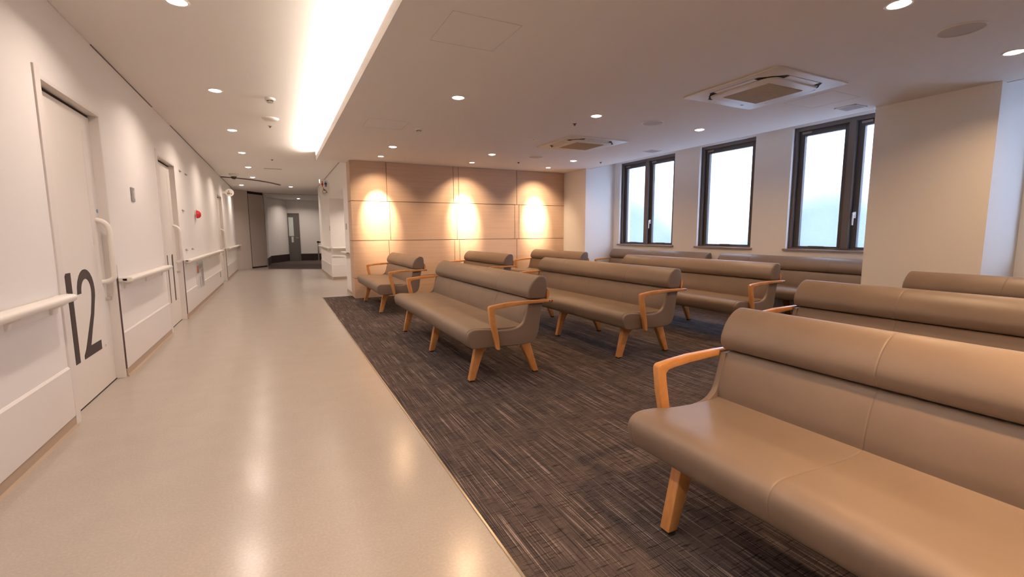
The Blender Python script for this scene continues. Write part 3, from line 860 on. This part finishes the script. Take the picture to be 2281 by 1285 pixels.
def detector(x, y, z, s, label):
    t = thing('smoke_detector', label, 'smoke detector', (x, y, z), 'smoke detectors')
    obj('base', lathe(B(), [(.050 * s, 0), (.052 * s, -.012 * s), (.050 * s, -.022 * s), (.040 * s, -.026 * s), (0, -.026 * s)]), 'cream', t, True)
    bm = B()
    for k in range(10):
        a = 2 * PI * k / 10
        cyl(bm, (.028 * s * math.cos(a), .028 * s * math.sin(a), -.026 * s), (.028 * s * math.cos(a), .028 * s * math.sin(a), -.038 * s), .0045 * s, 8)
    obj('vent_ring', bm, 'smoked', t)
    obj('cap', lathe(B(), [(.034 * s, -.036 * s), (.034 * s, -.042 * s), (.022 * s, -.048 * s), (0, -.049 * s)]), 'cream', t, True)
detector(.019, 5.90, ZC, 1.05, 'white smoke detector on the corridor ceiling beside the glowing edge')
detector(1.67, 5.90, ZR, .95, 'white smoke detector on the waiting area ceiling near the wood wall')
t = thing('ceiling_sensor', 'flat white sensor disc with dark centre near the farther air conditioner', 'sensor', (3.305, 5.848, ZR))
obj('disc', lathe(B(), [(.062, 0), (.060, -.006), (0, -.008)]), 'cream', t, True)
obj('lens', lathe(B(), [(.012, -.007), (.009, -.011), (0, -.012)], seg=20), 'smoked', t, True)
t = thing('dome_camera', 'dark dome camera on the corridor ceiling near the curved track', 'camera', (-.87, 13.52, ZC))
obj('housing', lathe(B(), [(.11, 0), (.11, -.02), (.085, -.055), (.065, -.065)]), 'cream', t, True)
obj('dome', lathe(B(), [(.065, -.060), (.062, -.085), (.048, -.112), (.024, -.127), (0, -.131)]), 'smoked', t, True)
for x, y, z, lb in ((3.30, 4.837, ZR, 'tiny dark sprinkler head near the middle downlight of the waiting area'), (4.114, 7.868, ZR, 'tiny dark sprinkler head beside the speaker nearest the wood wall'), (5.51, 7.205, ZR, 'tiny dark sprinkler head near the left end of the window bay'),
                    (.002, 7.39, ZC, 'tiny dark sprinkler head on the corridor ceiling behind the domed disc'), (0, 10.62, ZC, 'tiny dark sprinkler head farther down the corridor ceiling')):
    bm = lathe(B(), [(.026, 0), (.024, -.003), (.010, -.004), (.008, -.016), (.014, -.018), (.014, -.021), (0, -.022)], (x, y, z), 20)
    tag(obj('sprinkler', bm, 'guard', None, True), lb, 'sprinkler', 'ceiling sprinklers')
def vent(x, y, w, l, label):
    t = thing('ceiling_vent', label, 'vent', (x, y, ZR), 'ceiling vents by the windows')
    bm = B(); box(bm, -w, w, -l, -l + .014, -.006, 0); box(bm, -w, w, l - .014, l, -.006, 0); box(bm, -w, -w + .014, -l, l, -.006, 0); box(bm, w - .014, w, -l, l, -.006, 0)
    obj('vent_frame', bm, 'cream', t)
    bxo('backing', 'dark', t, -w + .012, w - .012, -l + .012, l - .012, -.002, 0)
    bm = B(); n = 12
    for k in range(n):
        u = -w + .02 + (2 * w - .04) * k / (n - 1)
        box(bm, u - .0055, u + .0055, -l + .012, l - .012, -.006, -.0015)
    obj('slats', bm, 'hatchline', t)
vent(5.535, 2.945, .11, .105, 'small square ceiling vent above the window partly hidden by the pillar')
vent(5.535, 5.88, .11, .105, 'small square ceiling vent above the leftmost window')
bm = B(); box(bm, -.175, .185, 12.055, 12.10, ZC - .012, ZC)
tag(obj('ceiling_slot', bm, 'hatchline'), 'narrow grey slot diffuser on the corridor ceiling before the dome camera', 'vent')
def hatch(x0, x1, y0, y1, z, label):
    bm = B(); w = .004
    for a in ((x0, x1, y0, y0 + w), (x0, x1, y1 - w, y1), (x0, x0 + w, y0, y1), (x1 - w, x1, y0, y1)): box(bm, *a, z - .0012, z)
    tag(obj('ceiling_hatch', bm, 'hatchline2'), label, 'hatch', 'ceiling access hatches')
hatch(1.005, 1.472, 2.75, 3.22, ZR, 'square access hatch outline in the ceiling near the glowing edge, nearer one')
hatch(1.01, 1.486, 5.60, 6.06, ZR, 'square access hatch outline in the ceiling near the smoke detector')
hatch(4.72, 5.19, 2.68, 3.15, ZR, 'square access hatch outline beside the nearer air conditioner')

# ------------------------------------------------------------------ daylight
w = bpy.data.worlds.new('overcast_sky'); S.world = w; w.use_nodes = True
nt = w.node_tree; bg = nt.nodes['Background']
bg.inputs['Strength'].default_value = 14.5
def wn(t, **kw):
    n = nt.nodes.new(t)
    for k, v in kw.items(): setattr(n, k, v)
    return n
def wm(op, a, b=None):
    n = wn('ShaderNodeMath', operation=op)
    for i, v in enumerate((a, b)):
        if v is None: continue
        if isinstance(v, (int, float)): n.inputs[i].default_value = v
        else: nt.links.new(v, n.inputs[i])
    return n.outputs[0]
tc = wn('ShaderNodeTexCoord'); sx = wn('ShaderNodeSeparateXYZ'); nt.links.new(tc.outputs['Generated'], sx.inputs[0])
az = wm('ARCTAN2', sx.outputs[0], sx.outputs[1])
hill = wm('COSINE', wm('MULTIPLY', wm('SUBTRACT', az, math.radians(40)), 360 / 21.))   # hazy dark masses left and right of the middle window
edge = wm('ADD', wm('MULTIPLY', hill, .050), .115)                    # sine of the elevation where the haze ends
up = wm('SUBTRACT', sx.outputs[2], edge)
mr = wn('ShaderNodeMapRange', interpolation_type='SMOOTHSTEP'); nt.links.new(up, mr.inputs[0])
mr.inputs[1].default_value = -.13; mr.inputs[2].default_value = .045
mixc = wn('ShaderNodeMix', data_type='RGBA'); nt.links.new(mr.outputs[0], mixc.inputs[0])
mixc.inputs[6].default_value = (.029, .037, .053, 1); mixc.inputs[7].default_value = (.74, .83, 1.0, 1)
nt.links.new(mixc.outputs[2], bg.inputs['Color'])
for i, (a, b, _) in enumerate(WINS):
    l = light('window_portal', 'AREA', (XW + .24, (a + b) / 2, (ZS + ZT) / 2), 1, (1, 1, 1), None, shape='RECTANGLE', size=ZT - ZS, size_y=b - a)
    l.rotation_euler = (0, PI / 2, 0); l.data.cycles.is_portal = True
    l.rotation_euler = Vector((-1, 0, 0)).to_track_quat('-Z', 'Y').to_euler()
    l.data.size, l.data.size_y = b - a, ZT - ZS

# ------------------------------------------------------------------ camera
cam = bpy.data.cameras.new('camera'); co = bpy.data.objects.new('camera', cam); COL.objects.link(co)
cam.sensor_width = 36.; cam.lens = 36. * 1030.5701 / 2281.; cam.clip_start = .02
yw, pt, rl = (math.radians(v) for v in (26.742, 6.8882, -.3019))
F = Vector((math.sin(yw) * math.cos(pt), math.cos(yw) * math.cos(pt), -math.sin(pt)))
R0 = Vector((math.cos(yw), -math.sin(yw), 0)); U0 = R0.cross(F)
R = math.cos(rl) * R0 + math.sin(rl) * U0; U = -math.sin(rl) * R0 + math.cos(rl) * U0
co.matrix_world = Matrix(((R.x, U.x, -F.x, 0), (R.y, U.y, -F.y, 0), (R.z, U.z, -F.z, 1.2), (0, 0, 0, 1)))
S.camera = co

vs = S.view_settings
S.display_settings.display_device = 'sRGB'
vs.view_transform = 'Standard'; vs.look = 'None'; vs.gamma = 1.; vs.use_curve_mapping = False
vs.exposure = 0.0
S.cycles.use_denoising = True
S.cycles.max_bounces = 10; S.cycles.diffuse_bounces = 6; S.cycles.transparent_max_bounces = 8
S.cycles.sample_clamp_indirect = 6.
